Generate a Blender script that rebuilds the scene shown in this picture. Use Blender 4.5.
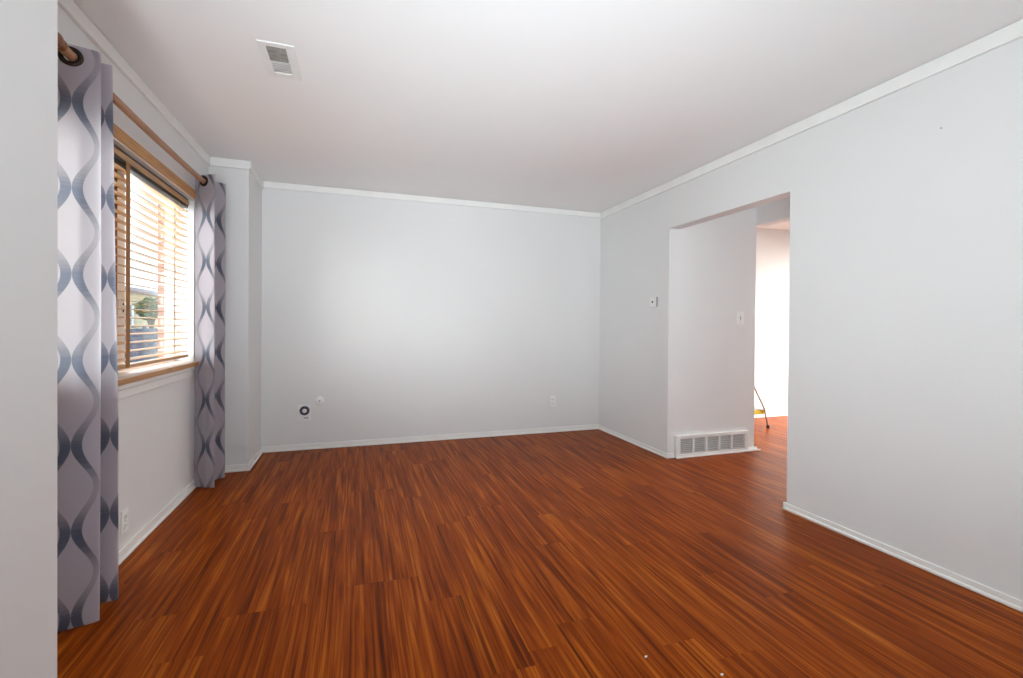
import bpy, bmesh, math, random
from mathutils import Vector, Matrix, noise

random.seed(7)
SC = bpy.context.scene
COL = SC.collection
for _o in list(bpy.data.objects):
    bpy.data.objects.remove(_o)

# ------------------------------------------------------------------ camera
def make_camera():
    f_px, cy, h = 464.764, 329.04, 1.1588
    yw, pi_, ro = math.radians(18.4215), math.radians(.4048), math.radians(.4293)
    r0 = Vector((math.cos(yw), -math.sin(yw), 0))
    fw0 = Vector((math.sin(yw), math.cos(yw), 0))
    fw = fw0 * math.cos(pi_) - Vector((0, 0, 1)) * math.sin(pi_)
    up0 = Vector((0, 0, 1)) * math.cos(pi_) + fw0 * math.sin(pi_)
    rt = r0 * math.cos(ro) + up0 * math.sin(ro)
    up = up0 * math.cos(ro) - r0 * math.sin(ro)
    cd = bpy.data.cameras.new('camera')
    co = bpy.data.objects.new('camera', cd)
    COL.objects.link(co)
    m = Matrix((rt, up, -fw)).transposed().to_4x4()
    m.translation = Vector((0, 0, h))
    co.matrix_world = m
    cd.sensor_fit = 'HORIZONTAL'
    cd.sensor_width = 36.0
    cd.lens = f_px * 36.0 / 1023.0
    cd.shift_y = -(339.0 - cy) / 1023.0
    cd.clip_start = .02
    cd.clip_end = 300
    SC.camera = co
make_camera()

# ------------------------------------------------------------------ light and exposure
SC.view_settings.view_transform = 'Standard'
SC.view_settings.look = 'None'
SC.view_settings.gamma = 1.0
SC.view_settings.use_curve_mapping = False
SC.view_settings.exposure = -0.04

W = bpy.data.worlds.new('sky')
SC.world = W
W.use_nodes = True
wn, wl = W.node_tree.nodes, W.node_tree.links
wbg = wn['Background']
wtc = wn.new('ShaderNodeTexCoord')
wsp = wn.new('ShaderNodeSeparateXYZ')
wcr = wn.new('ShaderNodeValToRGB')
wl.new(wtc.outputs['Generated'], wsp.inputs[0])
wl.new(wsp.outputs['Z'], wcr.inputs[0])
wcr.color_ramp.elements[0].position = 0.0
wcr.color_ramp.elements[0].color = (.95, .97, 1.0, 1)
wcr.color_ramp.elements[1].position = .5
wcr.color_ramp.elements[1].color = (.62, .80, 1.0, 1)
wl.new(wcr.outputs[0], wbg.inputs['Color'])
wbg.inputs['Strength'].default_value = 1.9

def area_light(name, loc, rot, sx, sy, power, color, spread=180):
    ld = bpy.data.lights.new(name, 'AREA')
    ld.shape = 'RECTANGLE'
    ld.size, ld.size_y = sx, sy
    ld.energy = power
    ld.color = color
    ld.spread = math.radians(spread)
    lo = bpy.data.objects.new(name, ld)
    lo.location = loc
    lo.rotation_euler = rot if isinstance(rot, tuple) else Vector(rot).to_track_quat('-Z', 'Y').to_euler()
    COL.objects.link(lo)
    return lo
R90 = math.pi / 2
# daylight at the kitchen and front windows, then added fill lamps
area_light('kitchen_window_daylight', (6.84, 3.3, 1.6), [-.60, .46, -.66], 1.2, 1.0, 115, (1.0, .965, .90), 120)
area_light('front_window_daylight', (-2.1, 4.42, 1.65), (0, -R90, 0), 1.8, 1.25, 270, (.92, .97, 1.0))
area_light('front_window_skylight', (-2.5, 1.95, 1.65), (0, -R90, 0), 1.8, 2.0, 140, (.94, .97, 1.0))
area_light('added_side_fill', (-.72, -.5, .8), [.45, .55, .70], 1.0, .8, 76, (.84, .945, 1.0), 120)  # added fill for right wall and ceiling, no window stands here
area_light('added_ceiling_fill', (.6, -1.0, .5), [0, .93, .37], 1.2, .8, 11.5, (.83, .93, 1.0), 62)  # unseen fill added behind the camera to lift the far ceiling
area_light('added_passage_fill', (3.09, -.6, 1.4), [0, 1, .1], .6, 1.2, 15, (.84, .94, 1.0), 120)  # added fill that brightens the passage wall, no real source
area_light('added_rear_fill', (1.4, -2.3, 1.1), [-.1, .99, -.02], 2.2, 1.6, 9, (.88, .955, 1.0), 75)  # broad fill added in front of the closed rear wall

def sun_light(direction, strength, angle, color):
    ld = bpy.data.lights.new('sun', 'SUN')
    ld.energy, ld.angle, ld.color = strength, math.radians(angle), color
    lo = bpy.data.objects.new('sun', ld)
    lo.rotation_euler = Vector(direction).to_track_quat('-Z', 'Y').to_euler()
    lo.location = (-6, -4, 5)
    COL.objects.link(lo)
sun_light((.52, .85, -.09), 2.1, 34, (1.0, .97, .92))

# ------------------------------------------------------------------ sizes
XL, XB, XR, YB, YP, H = -1.0854, -.8099, 2.6045, 4.6647, 4.130, 2.44
YN = 1.667                       # near edge of the near projecting wall
OY0, OY1, OZ = 2.246, 3.447, 2.026  # opening in the right wall
RT = .115                        # its thickness
X2, Z2 = 3.58, 2.125             # second opening into the bright room
WY0, WY1, WZ0, WZ1 = 2.02, 3.80, .867, 2.018
YR, XE = -2.4, 6.9               # behind the camera, far side of the bright room

# ------------------------------------------------------------------ helpers
def box(bm, x0, x1, y0, y1, z0, z1, bev=0, seg=2):
    vs = [bm.verts.new((x, y, z)) for z in (z0, z1) for y in (y0, y1) for x in (x0, x1)]
    fs = []
    for idx in ((0, 2, 3, 1), (4, 5, 7, 6), (0, 1, 5, 4), (2, 6, 7, 3), (0, 4, 6, 2), (1, 3, 7, 5)):
        fs.append(bm.faces.new([vs[i] for i in idx]))
    if bev:
        es = list({e for f in fs for e in f.edges})
        bmesh.ops.bevel(bm, geom=es, offset=bev, segments=seg, affect='EDGES', profile=.5)

def obox(bm, c, size, M3, bev=0, seg=2):
    b2 = bmesh.new()
    sx, sy, sz = [s / 2 for s in size]
    box(b2, -sx, sx, -sy, sy, -sz, sz, bev, seg)
    M = M3.to_4x4()
    M.translation = Vector(c)
    merge(bm, b2, M)

def merge(bm, b2, M=None):
    if M is not None:
        bmesh.ops.transform(b2, matrix=M, verts=b2.verts)
    mp = {v: bm.verts.new(v.co) for v in b2.verts}
    for f in b2.faces:
        try:
            bm.faces.new([mp[v] for v in f.verts]).smooth = f.smooth
        except ValueError:
            pass
    b2.free()

def tube(bm, pts, r, n=12, caps=True):
    pts = [Vector(p) for p in pts]
    rs = r if isinstance(r, (list, tuple)) else [r] * len(pts)
    rings = []
    ref = None
    for i, p in enumerate(pts):
        d = (pts[min(i + 1, len(pts) - 1)] - pts[max(i - 1, 0)]).normalized()
        if ref is None:
            ref = d.orthogonal().normalized()
        a = (ref - d * ref.dot(d)).normalized()
        ref = a
        b = d.cross(a)
        rings.append([bm.verts.new(p + (a * math.cos(t) + b * math.sin(t)) * rs[i])
                      for t in [2 * math.pi * k / n for k in range(n)]])
    for i in range(len(rings) - 1):
        for k in range(n):
            f = bm.faces.new((rings[i][k], rings[i][(k + 1) % n], rings[i + 1][(k + 1) % n], rings[i + 1][k]))
            f.smooth = True
    if caps:
        bm.faces.new(list(reversed(rings[0])))
        bm.faces.new(rings[-1])

def lathe(bm, prof, c, ax, n=24, smooth=True):
    """prof: (radius, along axis) pairs turned about ax through c"""
    ax = Vector(ax).normalized()
    a = ax.orthogonal().normalized()
    b = ax.cross(a)
    c = Vector(c)
    rings = []
    for r, h in prof:
        rings.append([bm.verts.new(c + ax * h + (a * math.cos(t) + b * math.sin(t)) * max(r, 1e-5))
                      for t in [2 * math.pi * k / n for k in range(n)]])
    for i in range(len(rings) - 1):
        for k in range(n):
            f = bm.faces.new((rings[i][k], rings[i][(k + 1) % n], rings[i + 1][(k + 1) % n], rings[i + 1][k]))
            f.smooth = smooth
    bm.faces.new(list(reversed(rings[0])))
    bm.faces.new(rings[-1])

def obj(name, bm, mat, parent=None, label=None):
    bmesh.ops.recalc_face_normals(bm, faces=bm.faces)
    me = bpy.data.meshes.new(name)
    bm.to_mesh(me)
    bm.free()
    me.materials.append(mat)
    o = bpy.data.objects.new(name, me)
    COL.objects.link(o)
    if parent is not None:
        o.parent = parent
        o.matrix_parent_inverse = Matrix.Translation(-Vector(parent.location)) if parent.parent is None else \
            Matrix.Translation(-Vector(parent_origin(parent)))
    if label:
        o['label'] = label
    return o

def parent_origin(o):
    p = Vector((0, 0, 0))
    while o is not None and o.type == 'EMPTY':
        p += o.location
        o = o.parent
    return p

def thing(name, label, cat, loc, group=None):
    o = bpy.data.objects.new(name, None)
    o.empty_display_size = .05
    COL.objects.link(o)
    o.location = loc
    o['label'] = label
    o['category'] = cat
    if group:
        o['group'] = group
    return o

def tag(o, label, cat, group=None, kind=None):
    o['label'] = label
    o['category'] = cat
    if group:
        o['group'] = group
    if kind:
        o['kind'] = kind
    return o

def struct(name, bm, mat, label=None, cat=None):
    o = obj(name, bm, mat)
    o['kind'] = 'structure'
    o['label'] = label or name.replace('_', ' ')
    o['category'] = cat or name.split('_')[0]
    return o

# ------------------------------------------------------------------ materials
def new_mat(name):
    m = bpy.data.materials.new(name)
    m.use_nodes = True
    return m, m.node_tree.nodes, m.node_tree.links, m.node_tree.nodes['Principled BSDF']

def plain(name, col, rough=.5, metal=0, bump=0, bscale=60, var=0, vscale=3, spec=.5, emit=0):
    m, n, l, p = new_mat(name)
    p.inputs['Roughness'].default_value = rough
    p.inputs['Metallic'].default_value = metal
    p.inputs['Specular IOR Level'].default_value = spec
    p.inputs['Base Color'].default_value = (*col, 1)
    tc = n.new('ShaderNodeTexCoord')
    nz = n.new('ShaderNodeTexNoise')
    nz.inputs['Scale'].default_value = vscale
    nz.inputs['Detail'].default_value = 3
    l.new(tc.outputs['Object'], nz.inputs['Vector'])
    cr = n.new('ShaderNodeValToRGB')
    a, b = 1 - var, 1 + var
    cr.color_ramp.elements[0].position = .3
    cr.color_ramp.elements[1].position = .7
    cr.color_ramp.elements[0].color = (*[c * a for c in col], 1)
    cr.color_ramp.elements[1].color = (*[min(1, c * b) for c in col], 1)
    l.new(nz.outputs['Fac'], cr.inputs[0])
    l.new(cr.outputs[0], p.inputs['Base Color'])
    if bump:
        n2 = n.new('ShaderNodeTexNoise')
        n2.inputs['Scale'].default_value = bscale
        n2.inputs['Detail'].default_value = 4
        l.new(tc.outputs['Object'], n2.inputs['Vector'])
        bp = n.new('ShaderNodeBump')
        bp.inputs['Strength'].default_value = bump
        bp.inputs['Distance'].default_value = .002
        l.new(n2.outputs['Fac'], bp.inputs['Height'])
        l.new(bp.outputs[0], p.inputs['Normal'])
    return m

M_wall = plain('wall_paint', (.77, .775, .77), .55, bump=.12, bscale=90, var=.012, vscale=1.2, spec=.3)
M_ceil = plain('ceiling_paint', (.87, .87, .865), .8, bump=.15, bscale=70, var=.012, vscale=1.0, spec=.2)
M_trim = plain('trim_paint', (.86, .86, .84), .35, bump=.05, bscale=40, var=.02, vscale=8)
M_white = plain('white_plastic', (.86, .86, .84), .35, var=.01)
M_vinyl = plain('white_vinyl', (.85, .86, .85), .35, var=.01)
M_cream = plain('cream_sill_paint', (.80, .72, .66), .3, var=.05, vscale=10)
M_metal_white = plain('white_enamel', (.82, .82, .80), .4, var=.03, vscale=14)
M_dark = plain('dark_void', (.02, .02, .022), .7)
M_grey = plain('grey_plastic', (.40, .40, .40), .5)
M_duct_pale = plain('pale_duct', (.5, .5, .49), .6)
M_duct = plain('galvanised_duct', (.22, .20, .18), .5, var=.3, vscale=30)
M_bronze = plain('dark_bronze', (.035, .022, .016), .35, metal=.7)
M_steel = plain('steel_tube', (.42, .39, .36), .4, metal=.5)
M_chrome = plain('chrome', (.8, .82, .85), .12, metal=1)
M_yellow = plain('yellow_plastic', (.78, .62, .06), .5, var=.05)
M_rubber = plain('black_rubber', (.015, .015, .015), .7)
M_navy_plastic = plain('dark_blue_plastic', (.035, .045, .09), .35)
M_brick_dummy = None

def wood_mat(name, dark, light, axis_scale=(18, 1.2, 18), rough=.4):
    m, n, l, p = new_mat(name)
    tc = n.new('ShaderNodeTexCoord')
    mp = n.new('ShaderNodeMapping')
    mp.inputs['Scale'].default_value = axis_scale
    nz = n.new('ShaderNodeTexNoise')
    nz.inputs['Scale'].default_value = 3
    nz.inputs['Detail'].default_value = 6
    nz.inputs['Distortion'].default_value = .6
    cr = n.new('ShaderNodeValToRGB')
    cr.color_ramp.elements[0].position = .3
    cr.color_ramp.elements[1].position = .7
    cr.color_ramp.elements[0].color = (*dark, 1)
    cr.color_ramp.elements[1].color = (*light, 1)
    l.new(tc.outputs['Object'], mp.inputs[0])
    l.new(mp.outputs[0], nz.inputs['Vector'])
    l.new(nz.outputs['Fac'], cr.inputs[0])
    l.new(cr.outputs[0], p.inputs['Base Color'])
    p.inputs['Roughness'].default_value = rough
    return m
M_honey = wood_mat('honey_wood', (.42, .19, .05), (.60, .31, .11))
M_slat = wood_mat('blind_wood', (.40, .20, .08), (.58, .33, .15), rough=.35)
M_rod = wood_mat('rod_wood', (.30, .14, .07), (.46, .24, .13))
M_finial = wood_mat('finial_wood', (.16, .06, .02), (.34, .14, .05), rough=.3)
M_tape = plain('brown_tape', (.36, .17, .06), .8, var=.1, vscale=30)
M_cord = plain('tan_cord', (.42, .30, .20), .8)

def floor_mat():
    m, n, l, p = new_mat('laminate_planks')
    def math_(op, a, b=None, c=None):
        q = n.new('ShaderNodeMath')
        q.operation = op
        for i, v in enumerate((a, b, c)):
            if v is None:
                continue
            if isinstance(v, (int, float)):
                q.inputs[i].default_value = v
            else:
                l.new(v, q.inputs[i])
        return q.outputs[0]
    tc = n.new('ShaderNodeTexCoord')
    sp = n.new('ShaderNodeSeparateXYZ')
    l.new(tc.outputs['Object'], sp.inputs[0])
    X, Y = sp.outputs['X'], sp.outputs['Y']
    PW, PL = .155, 1.22
    xs = math_('DIVIDE', math_('ADD', X, 20.03), PW)
    row = math_('FLOOR', xs)
    fx = math_('FRACT', xs)
    wn1 = n.new('ShaderNodeTexWhiteNoise')
    wn1.noise_dimensions = '1D'
    l.new(row, wn1.inputs['W'])
    ys = math_('ADD', math_('DIVIDE', math_('ADD', Y, 20), PL), math_('MULTIPLY', wn1.outputs['Value'], 7.3))
    seg = math_('FLOOR', ys)
    fy = math_('FRACT', ys)
    cb = n.new('ShaderNodeCombineXYZ')
    l.new(row, cb.inputs[0])
    l.new(seg, cb.inputs[1])
    wn2 = n.new('ShaderNodeTexWhiteNoise')
    wn2.noise_dimensions = '3D'
    l.new(cb.outputs[0], wn2.inputs['Vector'])
    rnd = wn2.outputs['Value']
    # grain, shifted on every plank
    def grain(sx, sy, detail, dist, off):
        c = n.new('ShaderNodeCombineXYZ')
        l.new(math_('MULTIPLY', X, sx), c.inputs[0])
        l.new(math_('ADD', math_('MULTIPLY', Y, sy), math_('MULTIPLY', rnd, 37.0)), c.inputs[1])
        l.new(math_('ADD', math_('MULTIPLY', rnd, 91.0), off), c.inputs[2])
        t = n.new('ShaderNodeTexNoise')
        t.inputs['Scale'].default_value = 1
        t.inputs['Detail'].default_value = detail
        t.inputs['Distortion'].default_value = dist
        l.new(c.outputs[0], t.inputs['Vector'])
        return t.outputs['Fac']
    g1 = grain(32, 1.3, 6, .9, 0)
    g2 = grain(140, 2.4, 3, .3, 5)
    g3 = grain(11, .8, 4, 1.6, 9)
    fac = math_('ADD', math_('ADD', math_('MULTIPLY', g1, .45), math_('MULTIPLY', g2, .34)), math_('MULTIPLY', g3, .21))
    fac = math_('ADD', fac, math_('MULTIPLY', math_('SUBTRACT', rnd, .5), .025))
    cr = n.new('ShaderNodeValToRGB')
    els = cr.color_ramp.elements
    els[0].position, els[0].color = .33, (.070, .0115, .0015, 1)
    els[1].position, els[1].color = .66, (.530, .150, .0110, 1)
    e = els.new(.43); e.color = (.178, .0300, .0022, 1)
    e = els.new(.52); e.color = (.280, .0530, .0032, 1)
    l.new(fac, cr.inputs[0])
    # dark knots
    kn = n.new('ShaderNodeTexVoronoi')
    kc = n.new('ShaderNodeCombineXYZ')
    l.new(math_('MULTIPLY', X, 3.4), kc.inputs[0])
    l.new(math_('MULTIPLY', Y, 1.3), kc.inputs[1])
    l.new(kc.outputs[0], kn.inputs['Vector'])
    kn.inputs['Scale'].default_value = 1
    kd = n.new('ShaderNodeMapRange')
    kd.inputs['From Min'].default_value = .02
    kd.inputs['From Max'].default_value = .085
    kd.inputs['To Min'].default_value = .35
    kd.inputs['To Max'].default_value = 1
    l.new(kn.outputs['Distance'], kd.inputs['Value'])
    # seams between planks
    ex = math_('MINIMUM', fx, math_('SUBTRACT', 1, fx))
    ey = math_('MINIMUM', fy, math_('SUBTRACT', 1, fy))
    sx_ = math_('GREATER_THAN', ex, .0085)
    sy_ = math_('GREATER_THAN', ey, .0007)
    seam = math_('MULTIPLY', sx_, sy_)
    dark = math_('ADD', .78, math_('MULTIPLY', seam, .22))
    g4 = grain(46, .55, 3, .9, 17)
    st = n.new('ShaderNodeMapRange')
    st.inputs['From Min'].default_value = .60
    st.inputs['From Max'].default_value = .70
    st.inputs['To Min'].default_value = 1
    st.inputs['To Max'].default_value = .5
    l.new(g4, st.inputs['Value'])
    mul = math_('MULTIPLY', math_('MULTIPLY', dark, kd.outputs[0]), st.outputs[0])
    mx = n.new('ShaderNodeMix')
    mx.data_type = 'RGBA'
    mx.blend_type = 'MULTIPLY'
    mx.inputs[0].default_value = 1
    l.new(cr.outputs[0], mx.inputs[6])
    cc = n.new('ShaderNodeCombineColor')
    for i in range(3):
        l.new(mul, cc.inputs[i])
    l.new(cc.outputs[0], mx.inputs[7])
    l.new(mx.outputs[2], p.inputs['Base Color'])
    p.inputs['Roughness'].default_value = .34
    p.inputs['Specular IOR Level'].default_value = .045
    bp = n.new('ShaderNodeBump')
    bp.inputs['Strength'].default_value = .12
    bp.inputs['Distance'].default_value = .001
    l.new(math_('ADD', fac, seam), bp.inputs['Height'])
    l.new(bp.outputs[0], p.inputs['Normal'])
    return m
M_floor = floor_mat()

def curtain_mat():
    """woven ogee pattern: u is the distance along the cloth, v the height"""
    m, n, l, p = new_mat('ogee_curtain_cloth')
    def math_(op, a, b=None):
        q = n.new('ShaderNodeMath')
        q.operation = op
        for i, v in enumerate((a, b)):
            if v is None:
                continue
            if isinstance(v, (int, float)):
                q.inputs[i].default_value = v
            else:
                l.new(v, q.inputs[i])
        return q.outputs[0]
    uv = n.new('ShaderNodeUVMap')
    sp = n.new('ShaderNodeSeparateXYZ')
    l.new(uv.outputs[0], sp.inputs[0])
    U, V = sp.outputs['X'], sp.outputs['Y']
    PU, PV = .165, .322
    ph = math_('MULTIPLY', V, 2 * math.pi / PV)            # pinch at V = k*PV
    cosv = math_('COSINE', ph)
    sinv = math_('SINE', ph)
    off = math_('ADD', math_('MULTIPLY', math_('SUBTRACT', 1, cosv), PU / 4 * .68), .016)
    u0 = math_('SUBTRACT', math_('MULTIPLY', math_('FRACT', math_('ADD', math_('DIVIDE', U, PU), .5)), PU), PU / 2)
    au = math_('ABSOLUTE', u0)                              # distance from the pinch column
    d = math_('ABSOLUTE', math_('SUBTRACT', au, off))
    # the ribbon is widest at the pinch, thinner where it swings out
    wid = math_('ADD', math_('MULTIPLY', math_('ADD', cosv, 1), .0035), .0095)
    band = n.new('ShaderNodeMapRange')
    band.inputs['From Min'].default_value = 0
    band.inputs['From Max'].default_value = .0016
    band.inputs['To Min'].default_value = 0
    band.inputs['To Max'].default_value = 1
    l.new(math_('SUBTRACT', wid, d), band.inputs['Value'])
    # woven fading along each ribbon: darkest just under the pinch
    fade = math_('ADD', math_('MULTIPLY', math_('COSINE', math_('ADD', ph, .55)), .36), .72)
    nz = n.new('ShaderNodeTexNoise')
    mp = n.new('ShaderNodeMapping')
    mp.inputs['Scale'].default_value = (6, 190, 1)
    l.new(uv.outputs[0], mp.inputs[0])
    l.new(mp.outputs[0], nz.inputs['Vector'])
    nz.inputs['Scale'].default_value = 1
    nz.inputs['Detail'].default_value = 2
    streak = math_('ADD', math_('MULTIPLY', nz.outputs['Fac'], .5), .72)
    fac = math_('MULTIPLY', math_('MULTIPLY', band.outputs[0], fade), streak)
    mx = n.new('ShaderNodeMix')
    mx.data_type = 'RGBA'
    mx.clamp_factor = True
    l.new(fac, mx.inputs[0])
    mx.inputs[6].default_value = (.45, .41, .46, 1)
    mx.inputs[7].default_value = (.030, .042, .085, 1)
    # thread weave bump
    n2 = n.new('ShaderNodeTexNoise')
    mp2 = n.new('ShaderNodeMapping')
    mp2.inputs['Scale'].default_value = (260, 900, 1)
    l.new(uv.outputs[0], mp2.inputs[0])
    l.new(mp2.outputs[0], n2.inputs['Vector'])
    n2.inputs['Scale'].default_value = 1
    bp = n.new('ShaderNodeBump')
    bp.inputs['Strength'].default_value = .15
    bp.inputs['Distance'].default_value = .001
    l.new(n2.outputs['Fac'], bp.inputs['Height'])
    l.new(mx.outputs[2], p.inputs['Base Color'])
    p.inputs['Roughness'].default_value = .45
    p.inputs['Sheen Weight'].default_value = .25
    l.new(bp.outputs[0], p.inputs['Normal'])
    tr = n.new('ShaderNodeBsdfTranslucent')
    g = n.new('ShaderNodeGamma')
    g.inputs['Gamma'].default_value = .30
    l.new(mx.outputs[2], g.inputs['Color'])
    l.new(g.outputs[0], tr.inputs['Color'])
    ms = n.new('ShaderNodeMixShader')
    ms.inputs[0].default_value = .47
    l.new(p.outputs[0], ms.inputs[1])
    l.new(tr.outputs[0], ms.inputs[2])
    l.new(ms.outputs[0], n['Material Output'].inputs['Surface'])
    return m
M_cloth = curtain_mat()

def glass_mat():
    m, n, l, p = new_mat('window_glass')
    n.remove(p)
    t = n.new('ShaderNodeBsdfTransparent')
    t.inputs[0].default_value = (.96, .98, .97, 1)
    g = n.new('ShaderNodeBsdfGlossy')
    g.inputs['Roughness'].default_value = .02
    f = n.new('ShaderNodeLayerWeight')
    pw = n.new('ShaderNodeMath')
    pw.operation = 'POWER'
    l.new(f.outputs['Facing'], pw.inputs[0])
    pw.inputs[1].default_value = 5
    pm = n.new('ShaderNodeMath')
    pm.operation = 'MULTIPLY_ADD'
    l.new(pw.outputs[0], pm.inputs[0])
    pm.inputs[1].default_value = .9
    pm.inputs[2].default_value = .04
    ms = n.new('ShaderNodeMixShader')
    l.new(pm.outputs[0], ms.inputs[0])
    l.new(t.outputs[0], ms.inputs[1])
    l.new(g.outputs[0], ms.inputs[2])
    l.new(ms.outputs[0], n['Material Output'].inputs['Surface'])
    return m
M_glass = glass_mat()

def brick_mat():
    m, n, l, p = new_mat('red_brick')
    tc = n.new('ShaderNodeTexCoord')
    sp = n.new('ShaderNodeSeparateXYZ')
    l.new(tc.outputs['Object'], sp.inputs[0])
    ad = n.new('ShaderNodeMath')
    l.new(sp.outputs['X'], ad.inputs[0])
    l.new(sp.outputs['Y'], ad.inputs[1])
    cb = n.new('ShaderNodeCombineXYZ')
    l.new(ad.outputs[0], cb.inputs[0])
    l.new(sp.outputs['Z'], cb.inputs[1])
    b = n.new('ShaderNodeTexBrick')
    b.inputs['Color1'].default_value = (.34, .13, .085, 1)
    b.inputs['Color2'].default_value = (.26, .10, .07, 1)
    b.inputs['Mortar'].default_value = (.42, .36, .32, 1)
    b.inputs['Scale'].default_value = 1
    b.inputs['Brick Width'].default_value = .21
    b.inputs['Row Height'].default_value = .075
    b.inputs['Mortar Size'].default_value = .008
    l.new(cb.outputs[0], b.inputs['Vector'])
    l.new(b.outputs['Color'], p.inputs['Base Color'])
    p.inputs['Roughness'].default_value = .85
    return m
M_brick = brick_mat()
M_lawn = plain('lawn_green', (.10, .17, .05), .9, bump=.5, bscale=40, var=.35, vscale=6)
M_leaf = plain('leaf_green', (.10, .20, .05), .6, var=.4, vscale=9)
M_bark = plain('bark_brown', (.12, .08, .05), .9, var=.3, vscale=20)
M_siding = plain('cream_siding', (.72, .62, .45), .7, var=.04)
M_roof = plain('lilac_grey_shingles', (.34, .32, .36), .9, var=.15, vscale=9)
M_fence = plain('blue_grey_boards', (.10, .15, .25), .75, var=.25, vscale=6)
M_housewin = plain('dark_window_glass', (.06, .08, .11), .1)

# ------------------------------------------------------------------ room shell
b = bmesh.new(); box(b, -1.30, XE + .15, YR - .15, YB + .15, -.12, 0)
struct('floor', b, M_floor, 'glossy reddish brown wood plank floor')
b = bmesh.new(); box(b, -1.30, XE + .15, YR - .15, YB + .15, H, H + .12)
struct('ceiling', b, M_ceil, 'smooth off-white ceiling')

WO = -1.235                      # outer face of the frame wall, brick veneer beyond
b = bmesh.new()
box(b, WO, XL, YR, WY0, 0, H)
box(b, WO, XL, WY1, YB, 0, H)
box(b, WO, XL, WY0, WY1, 0, WZ0)
box(b, WO, XL, WY0, WY1, WZ1, H)
box(b, XL, XB, YP, YB, 0, H)       # far projection in the corner
box(b, XL, XB, YR, YN, 0, H)       # near projection beside the camera
struct('wall_left', b, M_wall, 'light grey wall on the left with the window and shallow projections')
b = bmesh.new()
box(b, WO - .06, WO, YR, WY0 - .02, -.4, H + .2)
box(b, WO - .06, WO, WY1 - .008, YB + .15, -.4, H + .2)
box(b, WO - .06, WO, WY0 - .02, WY1 - .008, -.4, WZ0 + .01)
box(b, WO - .06, WO, WY0 - .02, WY1 - .008, WZ1 - .02, H + .2)
struct('wall_outside', b, M_brick, 'red brick facing outside the window')
b = bmesh.new(); box(b, WO, XE + .15, YB, YB + .15, 0, H)
struct('wall_back', b, M_wall, 'light grey wall at the back of the room')
b = bmesh.new()
box(b, XR, XR + RT, YR, OY0, 0, H)
box(b, XR, XR + RT, OY0, OY1, OZ, H)
box(b, XR, X2, OY1, YB, 0, H)      # solid block beside the passage
struct('wall_right', b, M_wall, 'light grey wall on the right with a wide cased passage')
b = bmesh.new()
box(b, X2, X2 + RT, 1.55, OY1 + .005, Z2, H)
box(b, X2, X2 + RT, YR, 1.55, 0, H)
struct('wall_passage', b, M_wall, 'inner wall of the passage with the opening to the bright room')
b = bmesh.new()
box(b, XE, XE + .15, YR, 2.9, 0, H); box(b, XE, XE + .15, 4.4, YB, 0, H)
box(b, XE, XE + .15, 2.9, 4.4, 0, .85); box(b, XE, XE + .15, 2.9, 4.4, 2.05, H)
box(b, X2 + RT, XE, -.6, -.45, 0, H)
struct('wall_kitchen', b, M_wall, 'walls of the bright room beyond the passage')
b = bmesh.new()
box(b, XL, XE, YR - .15, YR, 0, H)
struct('wall_rear', b, M_wall, 'plain wall behind the viewer')

b = bmesh.new()
for ya_, yb_, za_, zb_ in ((2.9, 2.96, .85, 2.05), (4.34, 4.4, .85, 2.05), (2.96, 4.34, .85, .91), (2.96, 4.34, 1.99, 2.05), (3.62, 3.68, .91, 1.99)):
    box(b, XE + .04, XE + .1, ya_, yb_, za_, zb_)
struct('window_2', b, M_vinyl, 'white window of the bright room')

# baseboards: flat board with a rounded shoe at its foot
def board(bm, x0, y0, x1, y1, nx, ny, h, t=.010, shoe=.018):
    def run(th, hh, bev):
        xs = sorted((x0, x1, x0 + nx * th, x1 + nx * th)); ys = sorted((y0, y1, y0 + ny * th, y1 + ny * th))
        box(bm, xs[0], xs[-1], ys[0], ys[-1], 0.0, hh, bev)
    run(t, h, .003)
    run(shoe, .018, .006)
b = bmesh.new()
board(b, XL, YN, XL, YP, 1, 0, .060)
board(b, XL, YP, XB + .018, YP, 0, -1, .055)
board(b, XB, YP - .018, XB, YB, 1, 0, .055)
board(b, XL, YN, XB + .018, YN, 0, 1, .055)
board(b, XB, YR, XB, YN + .018, 1, 0, .055)
struct('baseboard_left', b, M_trim, 'white baseboard along the window wall')
b = bmesh.new(); board(b, XB, YB, XR, YB, 0, -1, .055)
struct('baseboard_back', b, M_trim, 'white baseboard along the back wall')
b = bmesh.new()
board(b, XR, OY1 - .018, XR, YB, -1, 0, .044)
board(b, XR, YR, XR, OY0 + .018, -1, 0, .044)
board(b, XR - .018, OY0, XR + RT, OY0, 0, 1, .044)
struct('baseboard_right', b, M_trim, 'thin white baseboard along the right wall')
b = bmesh.new()
board(b, XR - .018, OY1, 2.675, OY1, 0, -1, .044)
board(b, 3.485, OY1, X2 + .03, OY1, 0, -1, .03)
struct('baseboard_passage', b, M_trim, 'white baseboard stubs beside the floor grille')
b = bmesh.new(); board(b, X2, YB, XE, YB, 0, -1, .06)
struct('baseboard_kitchen', b, M_trim, 'white baseboard in the bright room')

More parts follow.
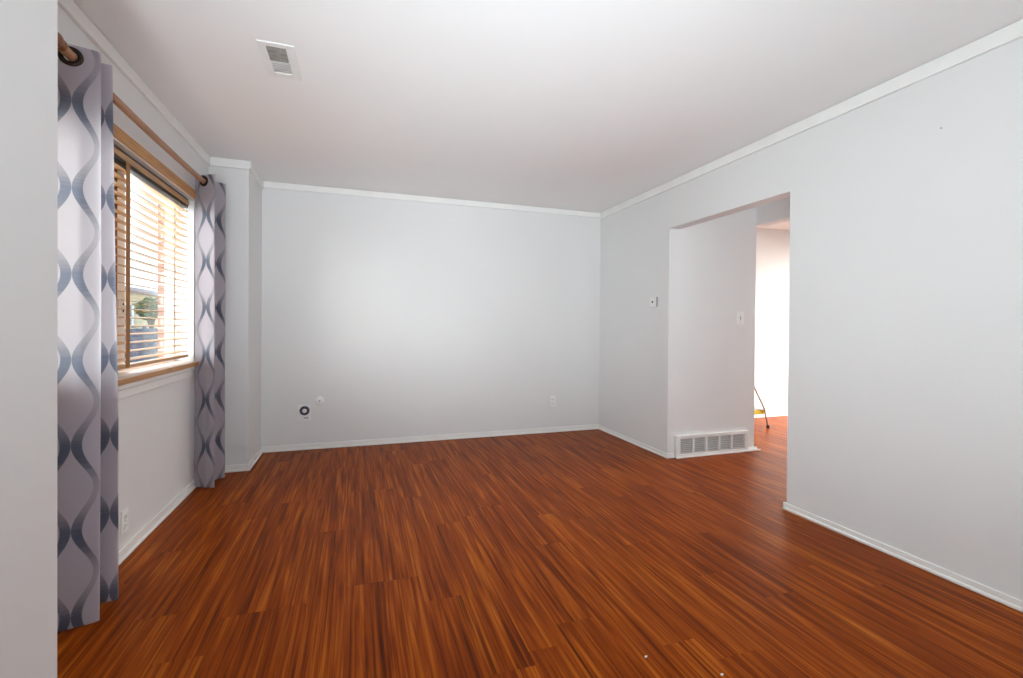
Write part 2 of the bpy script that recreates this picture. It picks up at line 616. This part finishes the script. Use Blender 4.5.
# crown: flat strip with a small bead at its lower edge, a hairline under the ceiling
def crown(bm, x0, y0, x1, y1, nx, ny, z0=2.368, t=.013):
    def run(th, a, c, bev):
        xs = sorted((x0, x1, x0 + nx * th, x1 + nx * th)); ys = sorted((y0, y1, y0 + ny * th, y1 + ny * th))
        box(bm, xs[0], xs[-1], ys[0], ys[-1], a, c, bev)
    run(t, z0 + .006, 2.4365, .002)
    run(t + .004, z0, z0 + .012, .003)
b = bmesh.new(); crown(b, XL, YN, XL, YP, 1, 0)
struct('trim_1', b, M_trim, 'white crown strip above the window', 'trim')
b = bmesh.new(); crown(b, XL, YP, XB + .017, YP, 0, -1); crown(b, XB, YP - .017, XB, YB, 1, 0)
struct('trim_2', b, M_trim, 'white crown strip round the corner projection', 'trim')
b = bmesh.new(); crown(b, XB, YB, XR, YB, 0, -1, z0=2.378)
struct('trim_3', b, M_trim, 'white crown strip along the back wall', 'trim')
b = bmesh.new(); crown(b, XR, YR, XR, YB, -1, 0, z0=2.366)
struct('trim_4', b, M_trim, 'white crown strip along the right wall', 'trim')
b = bmesh.new(); crown(b, XL, YN, XB + .017, YN, 0, 1); crown(b, XB, YR, XB, YN + .017, 1, 0)
struct('trim_5', b, M_trim, 'white crown strip on the near projection', 'trim')

# ------------------------------------------------------------------ front window
def window_front():
    b = bmesh.new()
    x0, x1 = WO - .02, WO + .035
    w = .045
    y0, y1, z0, z1 = WY0, WY1, WZ0 + .028, WZ1
    box(b, x0, x1, y0, y0 + w, z0, z1, .004); box(b, x0, x1, y1 - .012, y1, z0, z1, .004)
    box(b, x0, x1, y0 + w, y1 - .012, z0, z0 + .03, .004); box(b, x0, x1, y0 + w, y1 - .012, z1 - w, z1, .004)
    o = struct('window_1', b, M_vinyl, 'white framed window in the left wall looking onto the street', 'window')
    b = bmesh.new()
    box(b, x0 + .008, x1 + .008, 2.925, 3.055, z0 + .03, z1 - w, .005)
    box(b, x0 + .012, x1 - .004, y0 + w, 2.925, z0 + .03, z0 + .075, .004)
    box(b, x0 + .012, x1 - .004, y0 + w, 2.925, z1 - w - .045, z1 - w, .004)
    box(b, x0 + .012, x1 - .004, y0 + w, y0 + w + .045, z0 + .075, z1 - w - .045, .004)
    s = obj('sash', b, M_vinyl, o)
    b = bmesh.new()
    box(b, x1 + .008, x1 + .022, 2.975, 3.015, 1.20, 1.28, .004)
    obj('sash_latch', b, M_white, s)
    for z in (1.222, 1.258):
        b = bmesh.new()
        lathe(b, [(.006, 0), (.006, .003)], (x1 + .022, 2.995, z), (1, 0, 0), 10)
        obj('latch_screw', b, M_dark, s)
    b = bmesh.new(); box(b, x0 + .018, x0 + .024, y0 + w, y1 - .012, z0 + .03, z1 - w)
    obj('window_pane', b, M_glass, o)
    # stool, wood nosing, moulding, apron
    b = bmesh.new(); box(b, WO + .035, XL + .034, y0 + .002, y1 - .002, WZ0, WZ0 + .028, .003)
    s = obj('window_sill', b, M_cream, o, 'cream painted sill board')
    b = bmesh.new(); box(b, XL + .034, XL + .043, 2.46, 3.755, WZ0 - .002, WZ0 + .026, .003)
    obj('sill_nosing', b, M_honey, s, 'stained wood front edge')
    b = bmesh.new()
    box(b, XL, XL + .026, 2.46, 3.75, WZ0 - .032, WZ0 - .003, .009, 3)
    box(b, XL, XL + .012, 2.47, 3.745, WZ0 - .075, WZ0 - .030, .003)
    obj('sill_apron', b, M_trim, o)
    b = bmesh.new(); box(b, XL, XL + .016, 2.0, 3.785, 2.026, 2.084, .004)
    obj('head_casing', b, M_honey, o, 'honey stained wood strip above the blind')
    b = bmesh.new(); box(b, XL, XL + .007, 2.0, 3.785, 2.017, 2.026)
    obj('casing_bead', b, M_cream, o)
window_front()

# ------------------------------------------------------------------ wooden blind
def blind():
    t = thing('window_blind', 'honey wood slatted blind with open slats in the left window', 'blind', (-1.13, 3.05, WZ1))
    ya, yb = WY0 + .012, 3.766
    xc = -1.131
    b = bmesh.new(); box(b, xc - .026, xc + .020, ya, yb, 1.956, 2.016, .002)  # dark colour stands in for shadow above and below the valance
    obj('headrail', b, M_bronze, t, 'channel coloured dark for the shadow gaps round the valance')
    b = bmesh.new(); box(b, xc + .020, xc + .027, ya, yb, 1.972, 2.004, .003)
    obj('valance', b, M_slat, t)
    b = bmesh.new()
    z = 1.930
    zs = []
    while z > .965:
        zs.append(z)
        M3 = Matrix.Rotation(math.radians(7 + random.uniform(-1.2, 1.2)), 3, 'Y')
        obox(b, (xc, (ya + yb) / 2, z), (.050, yb - ya, .0028), M3, .0009, 1)
        z -= .0437
    obj('slats', b, M_slat, t)
    b = bmesh.new(); box(b, xc - .025, xc + .025, ya, yb, .926, .943, .004)
    obj('bottom_rail', b, M_slat, t)
    for y in (2.47, 3.575, 3.715):
        b = bmesh.new()
        for x in (xc - .026, xc + .0265):
            tube(b, [(x, y, .93), (x, y, 1.97)], .0011, 6)
        for q in zs:
            tube(b, [(xc - .026, y, q - .004), (xc + .026, y, q - .004)], .0007, 5)
        obj('ladder_cord', b, M_cord, t)
    b = bmesh.new()
    for x in (xc - .027, xc + .0275):
        box(b, x - .0006, x + .0006, 2.835, 2.880, .93, 1.97)
    obj('ladder_tape', b, M_tape, t, 'broad brown tape')
blind()

# ------------------------------------------------------------------ curtains
ROD_X, ROD_Z = -1.013, 2.152

def chaikin(pts, n):
    for _ in range(n):
        q = [pts[0]]
        for a, c in zip(pts, pts[1:]):
            q.append((a[0] * .75 + c[0] * .25, a[1] * .75 + c[1] * .25))
            q.append((a[0] * .25 + c[0] * .75, a[1] * .25 + c[1] * .75))
        q.append(pts[-1])
        pts = q
    return pts

def resample(pts, step):
    d = [0]
    for a, c in zip(pts, pts[1:]):
        d.append(d[-1] + math.hypot(c[0] - a[0], c[1] - a[1]))
    n = max(2, int(d[-1] / step))
    out, j = [], 0
    for k in range(n + 1):
        s = d[-1] * k / n
        while j < len(d) - 2 and d[j + 1] < s:
            j += 1
        u = (s - d[j]) / max(1e-9, d[j + 1] - d[j])
        out.append((pts[j][0] + (pts[j + 1][0] - pts[j][0]) * u, pts[j][1] + (pts[j + 1][1] - pts[j][1]) * u, s))
    return out

def make_curtain(label, plan, z0, u_off, v_off, crumple, seed, gather=None):
    pts = resample(chaikin(plan, 4), .006)
    ztop = ROD_Z + .040
    nz = 190
    t = thing('grommet_curtain', label, 'curtain', (ROD_X, pts[len(pts) // 2][1], z0), 'curtains on the window rod')
    bm = bmesh.new()
    uvl = bm.loops.layers.uv.new('UVMap')
    grid, uvd = [], {}
    for j in range(nz + 1):
        z = z0 + (ztop - z0) * j / nz
        row = []
        k = (ztop - z) / (ztop - z0)
        for i, (x, y, s) in enumerate(pts):
            lw = .012 * k * k
            nv = noise.noise(Vector((s * 9 + seed, z * 1.3, seed)))
            nv2 = noise.noise(Vector((s * 22 + seed * 3, z * 9, seed)))
            cr = crumple * max(0, min(1, (1.15 - z) / .6)) if crumple else 0
            yy = y + nv * .010 * k + nv2 * .011 * cr
            xx = x + nv * .003 * k
            if gather and yy > gather:
                yy = gather + (yy - gather) * (.62 + .38 * min(1, k * 1.5))
            v = bm.verts.new((min(-.925, max(-1.076, xx)), yy, z))
            uvd[v] = (s + u_off, z + v_off)
            row.append(v)
        grid.append(row)
    for j in range(nz):
        for i in range(len(pts) - 1):
            vs = (grid[j][i], grid[j][i + 1], grid[j + 1][i + 1], grid[j + 1][i])
            c = sum((v.co for v in vs), Vector()) / 4
            if math.hypot(c.x - ROD_X, c.z - ROD_Z) < .026:
                continue                                    # grommet hole
            f = bm.faces.new(vs)
            f.smooth = True
            for lp in f.loops:
                lp[uvl].uv = uvd[lp.vert]
    cl = obj('curtain_fabric', bm, M_cloth, t)
    # bottom hem, a folded double edge
    # grommets where each face of the folds crosses the rod
    for a, c in zip(pts, pts[1:]):
        if (a[0] - ROD_X) * (c[0] - ROD_X) < 0:
            tx, ty = c[0] - a[0], c[1] - a[1]
            nx, ny = -ty, tx
            b = bmesh.new()
            prof = [(.0215, -.006), (.0350, -.004), (.037, 0), (.0350, .004), (.0215, .006), (.0195, 0)]
            ax = Vector((nx, ny, 0)).normalized()
            aa = Vector((0, 0, 1)); bb = ax.cross(aa)
            yc = (a[1] + c[1]) / 2
            if gather and yc > gather:
                yc = gather + (yc - gather) * .63
            ctr = Vector((ROD_X, yc, ROD_Z - .004))
            rings = [[b.verts.new(ctr + ax * h + (aa * math.cos(q) + bb * math.sin(q)) * r)
                      for q in [2 * math.pi * k / 28 for k in range(28)]] for r, h in prof]
            for i in range(len(rings)):
                r1, r2 = rings[i], rings[(i + 1) % len(rings)]
                for k in range(28):
                    b.faces.new((r1[k], r1[(k + 1) % 28], r2[(k + 1) % 28], r2[k])).smooth = True
            obj('grommet', b, M_bronze, t)
    return t

make_curtain('patterned blue-grey curtain at the near side of the window, in the left foreground',
             [(-1.074, 2.150), (-1.06, 2.152), (-.932, 2.186), (-.937, 2.208), (-1.032, 2.245), (-1.036, 2.295),
              (-1.028, 2.325), (-.935, 2.330), (-.937, 2.355), (-1.05, 2.385), (-1.06, 2.42)],
             .012, -.066, .269, 0, 1.3, gather=2.2)
make_curtain('patterned blue-grey curtain at the far side of the window, next to the corner projection',
             [(-1.076, 3.79), (-1.063, 3.785), (-.932, 3.696), (-.935, 3.725), (-1.028, 3.79), (-1.032, 3.84),
              (-1.024, 3.865), (-.925, 3.935), (-.930, 3.97), (-1.03, 4.02), (-1.05, 4.08)],
             .016, -.095, .014, 1.0, 5.1)

def rod():
    t = thing('curtain_rod', 'brown wooden curtain rod with ball finials above the left window', 'curtain rod', (ROD_X, 3.05, ROD_Z))
    b = bmesh.new()
    tube(b, [(ROD_X, 2.09 + 1.965 * q / 24, ROD_Z - .016 * (1 - (q / 12 - 1) ** 2)) for q in range(25)], .017, 20)
    obj('rod_pole', b, M_rod, t)
    for y, s in ((2.095, -1), (4.050, 1)):
        b = bmesh.new()
        pr = [(.017, -.006), (.023, -.004), (.023, .004), (.015, .008), (.014, .014)]
        pr += [(.029 * math.sin(a), .038 - .029 * math.cos(a)) for a in [math.radians(q) for q in range(25, 181, 12)]]
        lathe(b, pr, (ROD_X, y, ROD_Z), (0, s, 0), 24)
        obj('finial', b, M_finial, t)
    for y in (2.30, 3.87):
        b = bmesh.new()
        box(b, XL, XL + .006, y - .018, y + .018, ROD_Z - .045, ROD_Z + .035, .003)
        tube(b, [(XL + .004, y, ROD_Z - .02), (-1.04, y, ROD_Z - .02), (-1.018, y, ROD_Z - .016)], .005, 8)
        obj('rod_bracket', b, M_bronze, t)
rod()

# ------------------------------------------------------------------ ceiling register
def register():
    x0, x1, y0, y1 = -.437, -.280, 2.358, 2.675
    zc = H
    t = thing('ceiling_register', 'white two-way metal air register in the ceiling', 'air vent', ((x0 + x1) / 2, (y0 + y1) / 2, H))
    ox0, ox1, oy0, oya, oyb, oy1 = x0 + .035, x1 - .040, y0 + .032, 2.505, 2.522, y1 - .048
    b = bmesh.new()
    zt, zb = zc, zc - .006
    box(b, x0, ox0, y0, y1, zb, zt, .0028); box(b, ox1, x1, y0, y1, zb, zt, .003)
    box(b, ox0, ox1, y0, oy0, zb, zt, .003); box(b, ox0, ox1, oy1, y1, zb, zt, .003)
    box(b, ox0, ox1, oya, oyb, zb, zt, .002)
    obj('register_frame', b, M_metal_white, t)
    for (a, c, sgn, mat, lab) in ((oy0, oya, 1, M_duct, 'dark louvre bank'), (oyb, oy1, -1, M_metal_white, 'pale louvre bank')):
        b = bmesh.new()
        n = 6
        for k in range(n):
            y = a + (c - a) * (k + .5) / n
            obox(b, ((ox0 + ox1) / 2, y, zc - .005), (ox1 - ox0, .018 if sgn > 0 else .031, .0012), Matrix.Rotation(sgn * math.radians(-38 if sgn > 0 else -16), 3, 'X'))
        obj('louvre_bank', b, mat, t, lab)
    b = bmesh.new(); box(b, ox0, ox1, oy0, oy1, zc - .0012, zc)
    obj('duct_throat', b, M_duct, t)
register()

# ------------------------------------------------------------------ return grille at the foot of the passage wall
def grille():
    x0, x1, z0, z1, yw = 2.678, 3.483, .004, .196, OY1
    t = thing('return_air_grille', 'long white five-section air grille at the foot of the passage wall', 'air vent', ((x0 + x1) / 2, yw, 0))
    ys = yw - .030
    b = bmesh.new()
    w = .030
    box(b, x0, x1, ys, yw, z1 - w, z1, .004)
    box(b, x0, x1, ys, yw, z0, z0 + w, .004)
    box(b, x0, x0 + .045, ys, yw, z0 + w, z1 - w, .004)
    box(b, x1 - .045, x1, ys, yw, z0 + w, z1 - w, .004)
    n = 5
    a, c = x0 + .045, x1 - .045
    cell = (c - a) / n
    for k in range(1, n):
        xk = a + cell * k
        box(b, xk - .010, xk + .010, ys + .002, yw - .004, z0 + w, z1 - w, .002)
    obj('grille_frame', b, M_metal_white, t)
    for k in range(n):
        b = bmesh.new()
        xa, xb = a + cell * k + .010 * (k > 0), a + cell * (k + 1) - .010 * (k < n - 1)
        m = 8
        for i in range(m):
            z = z0 + w + (z1 - z0 - 2 * w) * (i + .5) / m
            obox(b, ((xa + xb) / 2, ys + .012, z), (xb - xa, .021, .0016), Matrix.Rotation(math.radians(-32), 3, 'X'))
        obj('louvre_section', b, M_metal_white, t)
    b = bmesh.new(); box(b, a, c, yw - .004, yw - .001, z0 + w, z1 - w)
    obj('grille_back', b, M_duct_pale, t)
    b = bmesh.new(); box(b, x0 - .004, x1 + .14, ys - .012, ys, 0, .012, .003)
    obj('foot_strip', b, M_trim, t)
grille()

# ------------------------------------------------------------------ wall plates
def plate_axes(origin, n):
    n = Vector(n); up = Vector((0, 0, 1)); side = up.cross(n)
    M = Matrix((side, n, up)).transposed().to_4x4()     # local x = side, y = out of the wall, z = up
    M.translation = Vector(origin)
    return M

def lbox(bm, M, x0, x1, y0, y1, z0, z1, bev=0, seg=2):
    b2 = bmesh.new(); box(b2, x0, x1, y0, y1, z0, z1, bev, seg); merge(bm, b2, M)

def outlet(label, origin, n, group='wall outlets'):
    M = plate_axes(origin, n)
    t = thing('power_outlet', label, 'outlet', origin, group)
    b = bmesh.new(); lbox(b, M, -.036, .036, 0, .006, -.058, .058, .003)
    obj('cover_plate', b, M_white, t)
    for s in (-1, 1):
        b = bmesh.new()
        lbox(b, M, -.017, .017, .005, .0085, s * .022 - .015, s * .022 + .015, .006, 3)
        r = obj('receptacle', b, M_white, t)
        b = bmesh.new()
        for q in (-.0065, .0065):
            lbox(b, M, q - .0012, q + .0012, .008, .0088, s * .022 - .003, s * .022 + .006)
        lbox(b, M, -.002, .002, .008, .0088, s * .022 - .011, s * .022 - .007, .0008)
        obj('slots', b, M_dark, r)
    b = bmesh.new()
    lathe(b, [(.0028, .0055), (.0028, .007)], M.translation, Vector(n), 10)
    obj('screw', b, M_steel, t)
    return t
outlet('white power outlet on the back wall near the right corner', (2.030, YB, .338), (0, -1, 0))
outlet('white power outlet low on the wall beneath the window', (XL, 2.772, .180), (1, 0, 0))

def switch(label, origin, n):
    M = plate_axes(origin, n)
    t = thing('light_switch', label, 'switch', origin, 'light switches')
    b = bmesh.new(); lbox(b, M, -.040, .040, 0, .006, -.060, .060, .003)
    obj('cover_plate', b, M_white, t)
    b = bmesh.new()
    lbox(b, M, -.007, .007, .005, .0075, -.015, .015, .001)
    obj('toggle_slot', b, M_grey, t)
    b = bmesh.new()
    b2 = bmesh.new(); box(b2, -.004, .004, 0, .016, -.005, .005, .0015)
    merge(b, b2, M @ Matrix.Translation((0, .005, .003)) @ Matrix.Rotation(math.radians(25), 4, 'X'))
    obj('toggle', b, M_white, t)
    for z in (-.03, .03):
        b = bmesh.new()
        lathe(b, [(.0026, .0055), (.0026, .007)], M @ Vector((0, 0, z)), Vector(n), 10)
        obj('screw', b, M_steel, t)
switch('white light switch on the grey passage wall above the floor grille', (3.400, OY1, 1.247), (0, -1, 0))
switch('white light switch on the bright wall of the room beyond the passage', (5.113, YB, 1.14), (0, -1, 0))

def thermostat():
    o = (XR, 3.642, 1.387)
    M = plate_axes(o, (-1, 0, 0))
    t = thing('thermostat', 'small white thermostat on the right wall beside the passage', 'thermostat', o)
    b = bmesh.new(); lbox(b, M, -.062, .060, 0, .004, -.052, .052, .002)
    obj('back_plate', b, M_white, t)
    b = bmesh.new(); lbox(b, M, -.056, .032, .004, .024, -.046, .046, .005, 3)
    obj('housing', b, M_white, t)
    b = bmesh.new(); lathe(b, [(.0095, .024), (.0095, .027), (.007, .029)], M @ Vector((-.008, 0, 0)), (-1, 0, 0), 18)
    obj('dial', b, M_dark, t, 'small dark round dial')
    b = bmesh.new(); lbox(b, M, .036, .052, .004, .018, -.046, .046, .003)
    obj('scale_strip', b, M_grey, t, 'grey vertical strip')
thermostat()

def cable_plates():
    o = (-.455, YB, .343)
    M = plate_axes(o, (0, -1, 0))
    t = thing('cable_wall_plate', 'square white wall plate with dark ringed socket, low on the back wall', 'wall plate', o)
    b = bmesh.new(); lbox(b, M, -.056, .056, 0, .006, -.072, .072, .004)
    obj('cover_plate', b, M_white, t)
    b = bmesh.new()
    ctr = M @ Vector((-.004 * -1, 0, .020))
    pts = [(.020, .006), (.040, .006), (.043, .012), (.038, .022), (.026, .026), (.020, .024)]
    lathe(b, pts, ctr, (0, -1, 0), 28)
    r = obj('socket_ring', b, M_navy_plastic, t, 'dark blue ring')
    b = bmesh.new()
    for k in range(6):
        a = math.radians(60 * k + 20)
        c = ctr + Vector((math.cos(a) * .034, -.020, math.sin(a) * .034))
        lathe(b, [(.004, 0), (.0075, .004), (.004, .010)], c, (0, -1, 0), 10)
    obj('grip_lug', b, M_navy_plastic, r)
    b = bmesh.new(); lathe(b, [(.020, .016), (.020, .027), (.014, .034), (.006, .036)], ctr, (0, -1, 0), 20)
    obj('socket_cap', b, M_white, r, 'bright white cap')
    b = bmesh.new(); lbox(b, M, -.004, .036, .006, .009, -.054, -.042, .002)
    obj('lower_slot', b, M_grey, t)
    o = (-.325, YB, .448)
    t = thing('cable_outlet', 'round white wall plate with a dark centre, right of the ringed socket', 'wall plate', o)
    b = bmesh.new(); lathe(b, [(.040, 0), (.040, .004), (.036, .008), (.010, .009)], o, (0, -1, 0), 32)
    obj('cover_plate', b, M_white, t)
    b = bmesh.new(); lathe(b, [(.0075, .008), (.0075, .018), (.004, .019)], o, (0, -1, 0), 12)
    obj('connector', b, M_grey, t, 'dark threaded connector')
cable_plates()

b = bmesh.new(); lathe(b, [(.0012, -.002), (.0012, .006), (.0038, .007), (.0038, .008), (.001, .0085)], (XR, 1.441, 2.101), (-1, 0, .15), 12)
tag(obj('nail', b, M_steel), 'tiny nail high on the right wall', 'nail')

def chip(x, y, s, label):
    b = bmesh.new()
    vs = [(-1, -.4), (-.2, -.62), (.8, -.35), (1.1, .3), (.2, .55), (-.8, .35)]
    lo = [b.verts.new((x + p * s, y + q * s, .0004)) for p, q in vs]
    hi = [b.verts.new((x + p * s * .85, y + q * s * .85, .0004 + s * (.45 + .2 * (i % 2)))) for i, (p, q) in enumerate(vs)]
    b.faces.new(list(reversed(lo))); b.faces.new(hi)
    for i in range(6):
        b.faces.new((lo[i], lo[(i + 1) % 6], hi[(i + 1) % 6], hi[i]))
    tag(obj('paint_chip', b, M_white), label, 'debris', 'paint chips on the floor')
chip(.969, 1.388, .0055, 'white paint chip on the floor at the bottom, the left of two')
chip(1.161, 1.238, .006, 'white paint chip on the floor at the bottom edge, the right of two')

# ------------------------------------------------------------------ folding step stool in the bright room
def stool():
    t = thing('step_stool', 'folding step stool with yellow treads in the bright room, mostly hidden by the passage wall', 'step stool', (4.25, 4.3, 0))
    ya, yb = 4.147, 4.50
    for y in (ya, yb):
        b = bmesh.new()
        tube(b, [(4.513, y, .015), (4.485, y, .11), (4.462, y, .205), (4.42, y, .29), (4.36, y, .385), (4.28, y, .52), (4.22, y, .66)], .0088, 10)
        l_ = obj('front_leg', b, M_steel, t)
        b = bmesh.new(); lathe(b, [(.016, 0), (.017, .004), (.015, .035), (.010, .037)], (4.513, y, 0), (-.08, 0, 1), 14)
        obj('rubber_foot', b, M_rubber, l_)
        b = bmesh.new()
        tube(b, [(3.93, y, .015), (4.02, y, .2), (4.17, y, .5)], .0105, 10)
        l_ = obj('rear_leg', b, M_steel, t)
        b = bmesh.new(); lathe(b, [(.016, 0), (.017, .004), (.015, .035), (.010, .037)], (3.93, y, 0), (.2, 0, 1), 14)
        obj('rubber_foot', b, M_rubber, l_)
    b = bmesh.new(); tube(b, [(4.22, ya, .66), (4.215, ya + .03, .685), (4.215, yb - .03, .685), (4.22, yb, .66)], .0105, 10)
    obj('handle_bar', b, M_steel, t)
    b = bmesh.new(); box(b, 4.20, 4.468, ya + .012, yb - .012, .160, .212, .006)
    tr = obj('tread', b, M_yellow, t)
    b = bmesh.new(); box(b, 4.205, 4.462, ya + .014, yb - .014, .212, .217, .002)
    obj('tread_mat', b, M_grey, tr)
    b = bmesh.new(); box(b, 4.05, 4.285, ya + .012, yb - .012, .44, .47, .006)
    obj('tread', b, M_yellow, t)
stool()

# ------------------------------------------------------------------ outside
b = bmesh.new(); box(b, -45, -1.30, -20, 70, -.55, -.40)
o = struct('ground', b, M_lawn, 'lawn outside the window', 'ground')

def fence():
    t = thing('board_fence', 'blue-grey board fence outside, seen low through the blind', 'fence', (-6.0, 16.5, -.4))
    b = bmesh.new()
    y = 12.0
    k = 0
    while y < 21.5:
        box(b, -6.02, -5.99, y, y + .13, -.35, .99 + .012 * math.sin(k * 2.1), .004, 1)
        y += .145; k += 1
    obj('boards', b, M_fence, t)
    for z in (-.1, .7):
        b = bmesh.new(); box(b, -6.06, -6.02, 12.0, 21.6, z, z + .08, .004, 1)
        obj('rail', b, M_fence, t)
    for y in (12.1, 14.5, 16.9, 19.3, 21.5):
        b = bmesh.new(); box(b, -6.15, -6.06, y - .045, y + .045, -.4, 1.05, .008, 1)
        obj('post', b, M_fence, t)
fence()

def shrub(x, y, r, h, label):
    t = thing('garden_shrub', label, 'shrub', (x, y, -.4))
    b = bmesh.new()
    rr = random.Random(3)
    for k in range(2600):
        a, u = rr.uniform(0, 2 * math.pi), rr.uniform(-1, 1)
        q = (rr.random() ** .35)
        s = math.sqrt(1 - u * u)
        nn = .8 + .35 * noise.noise(Vector((math.cos(a) * s * 2, math.sin(a) * s * 2, u * 2)))
        c = Vector((x + math.cos(a) * s * r * q * nn, y + math.sin(a) * s * r * q * nn, h + u * r * q * nn))
        M3 = Matrix.Rotation(rr.uniform(0, 6.28), 3, 'Z') @ Matrix.Rotation(rr.uniform(0, 3.1), 3, 'X')
        ls = .10
        vs = [b.verts.new(c + M3 @ Vector(p) * ls) for p in ((-1, 0, 0), (0, -.45, .1), (1, 0, 0), (0, .45, .1))]
        b.faces.new(vs)
    obj('foliage', b, M_leaf, t)
    b = bmesh.new()
    tube(b, [(x, y, -.4), (x + .05, y, h * .4), (x, y + .05, h)], [.10, .08, .04], 10)
    for k in range(4):
        a = k * 1.6
        tube(b, [(x + .03, y, h * .5), (x + math.cos(a) * r * .6, y + math.sin(a) * r * .6, h + .3)], [.045, .015], 8)
    obj('trunk', b, M_bark, t)
shrub(-7.62, 21.6, .50, 1.72, 'round green shrub standing behind the blue-grey fence')

def house():
    t = thing('neighbour_house', 'cream sided house with a lilac-grey roof across the street', 'house', (-15, 37, -.4))
    x0, x1, y0, y1, ze, zr = -21.0, -10.0, 30.0, 46.0, 2.55, 3.55
    b = bmesh.new(); box(b, x0, x1, y0, y1, -.4, ze)
    # gable ends
    xm = (x0 + x1) / 2
    for y in (y0, y1 - .1):
        v = [b.verts.new(p) for p in ((x0, y, ze), (x1, y, ze), (xm, y, zr), (x0, y + .1, ze), (x1, y + .1, ze), (xm, y + .1, zr))]
        b.faces.new((v[0], v[1], v[2])); b.faces.new((v[5], v[4], v[3]))
        b.faces.new((v[0], v[2], v[5], v[3])); b.faces.new((v[1], v[4], v[5], v[2]))
    obj('house_wall', b, M_siding, t)
    b = bmesh.new()
    for s in (-1, 1):
        xe = xm + s * ((x1 - x0) / 2 + .5)
        zz = ze - .5 * (zr - ze) / ((x1 - x0) / 2)
        v = [b.verts.new(p) for p in ((xm, y0 - .4, zr + .02), (xe, y0 - .4, zz), (xe, y1 + .4, zz), (xm, y1 + .4, zr + .02),
                                      (xm, y0 - .4, zr + .2), (xe, y0 - .4, zz + .15), (xe, y1 + .4, zz + .15), (xm, y1 + .4, zr + .2))]
        for idx in ((0, 1, 2, 3), (7, 6, 5, 4), (0, 4, 5, 1), (1, 5, 6, 2), (2, 6, 7, 3), (3, 7, 4, 0)):
            b.faces.new([v[i] for i in idx])
    obj('house_roof', b, M_roof, t)
    for (xa, za) in ((-19.2, .9), (-15.8, .9), (-12.6, .9)):
        b = bmesh.new()
        box(b, xa, xa + 1.3, y0 - .06, y0, za, za + .1); box(b, xa, xa + 1.3, y0 - .06, y0, za + 1.2, za + 1.3)
        box(b, xa, xa + .1, y0 - .06, y0, za, za + 1.3); box(b, xa + 1.2, xa + 1.3, y0 - .06, y0, za, za + 1.3)
        f = obj('house_window', b, M_vinyl, t)
        b = bmesh.new(); box(b, xa + .1, xa + 1.2, y0 - .03, y0 - .01, za + .1, za + 1.2)
        obj('house_pane', b, M_housewin, f)
house()

SC.cycles.max_bounces = 12
SC.cycles.diffuse_bounces = 6
SC.cycles.use_denoising = True
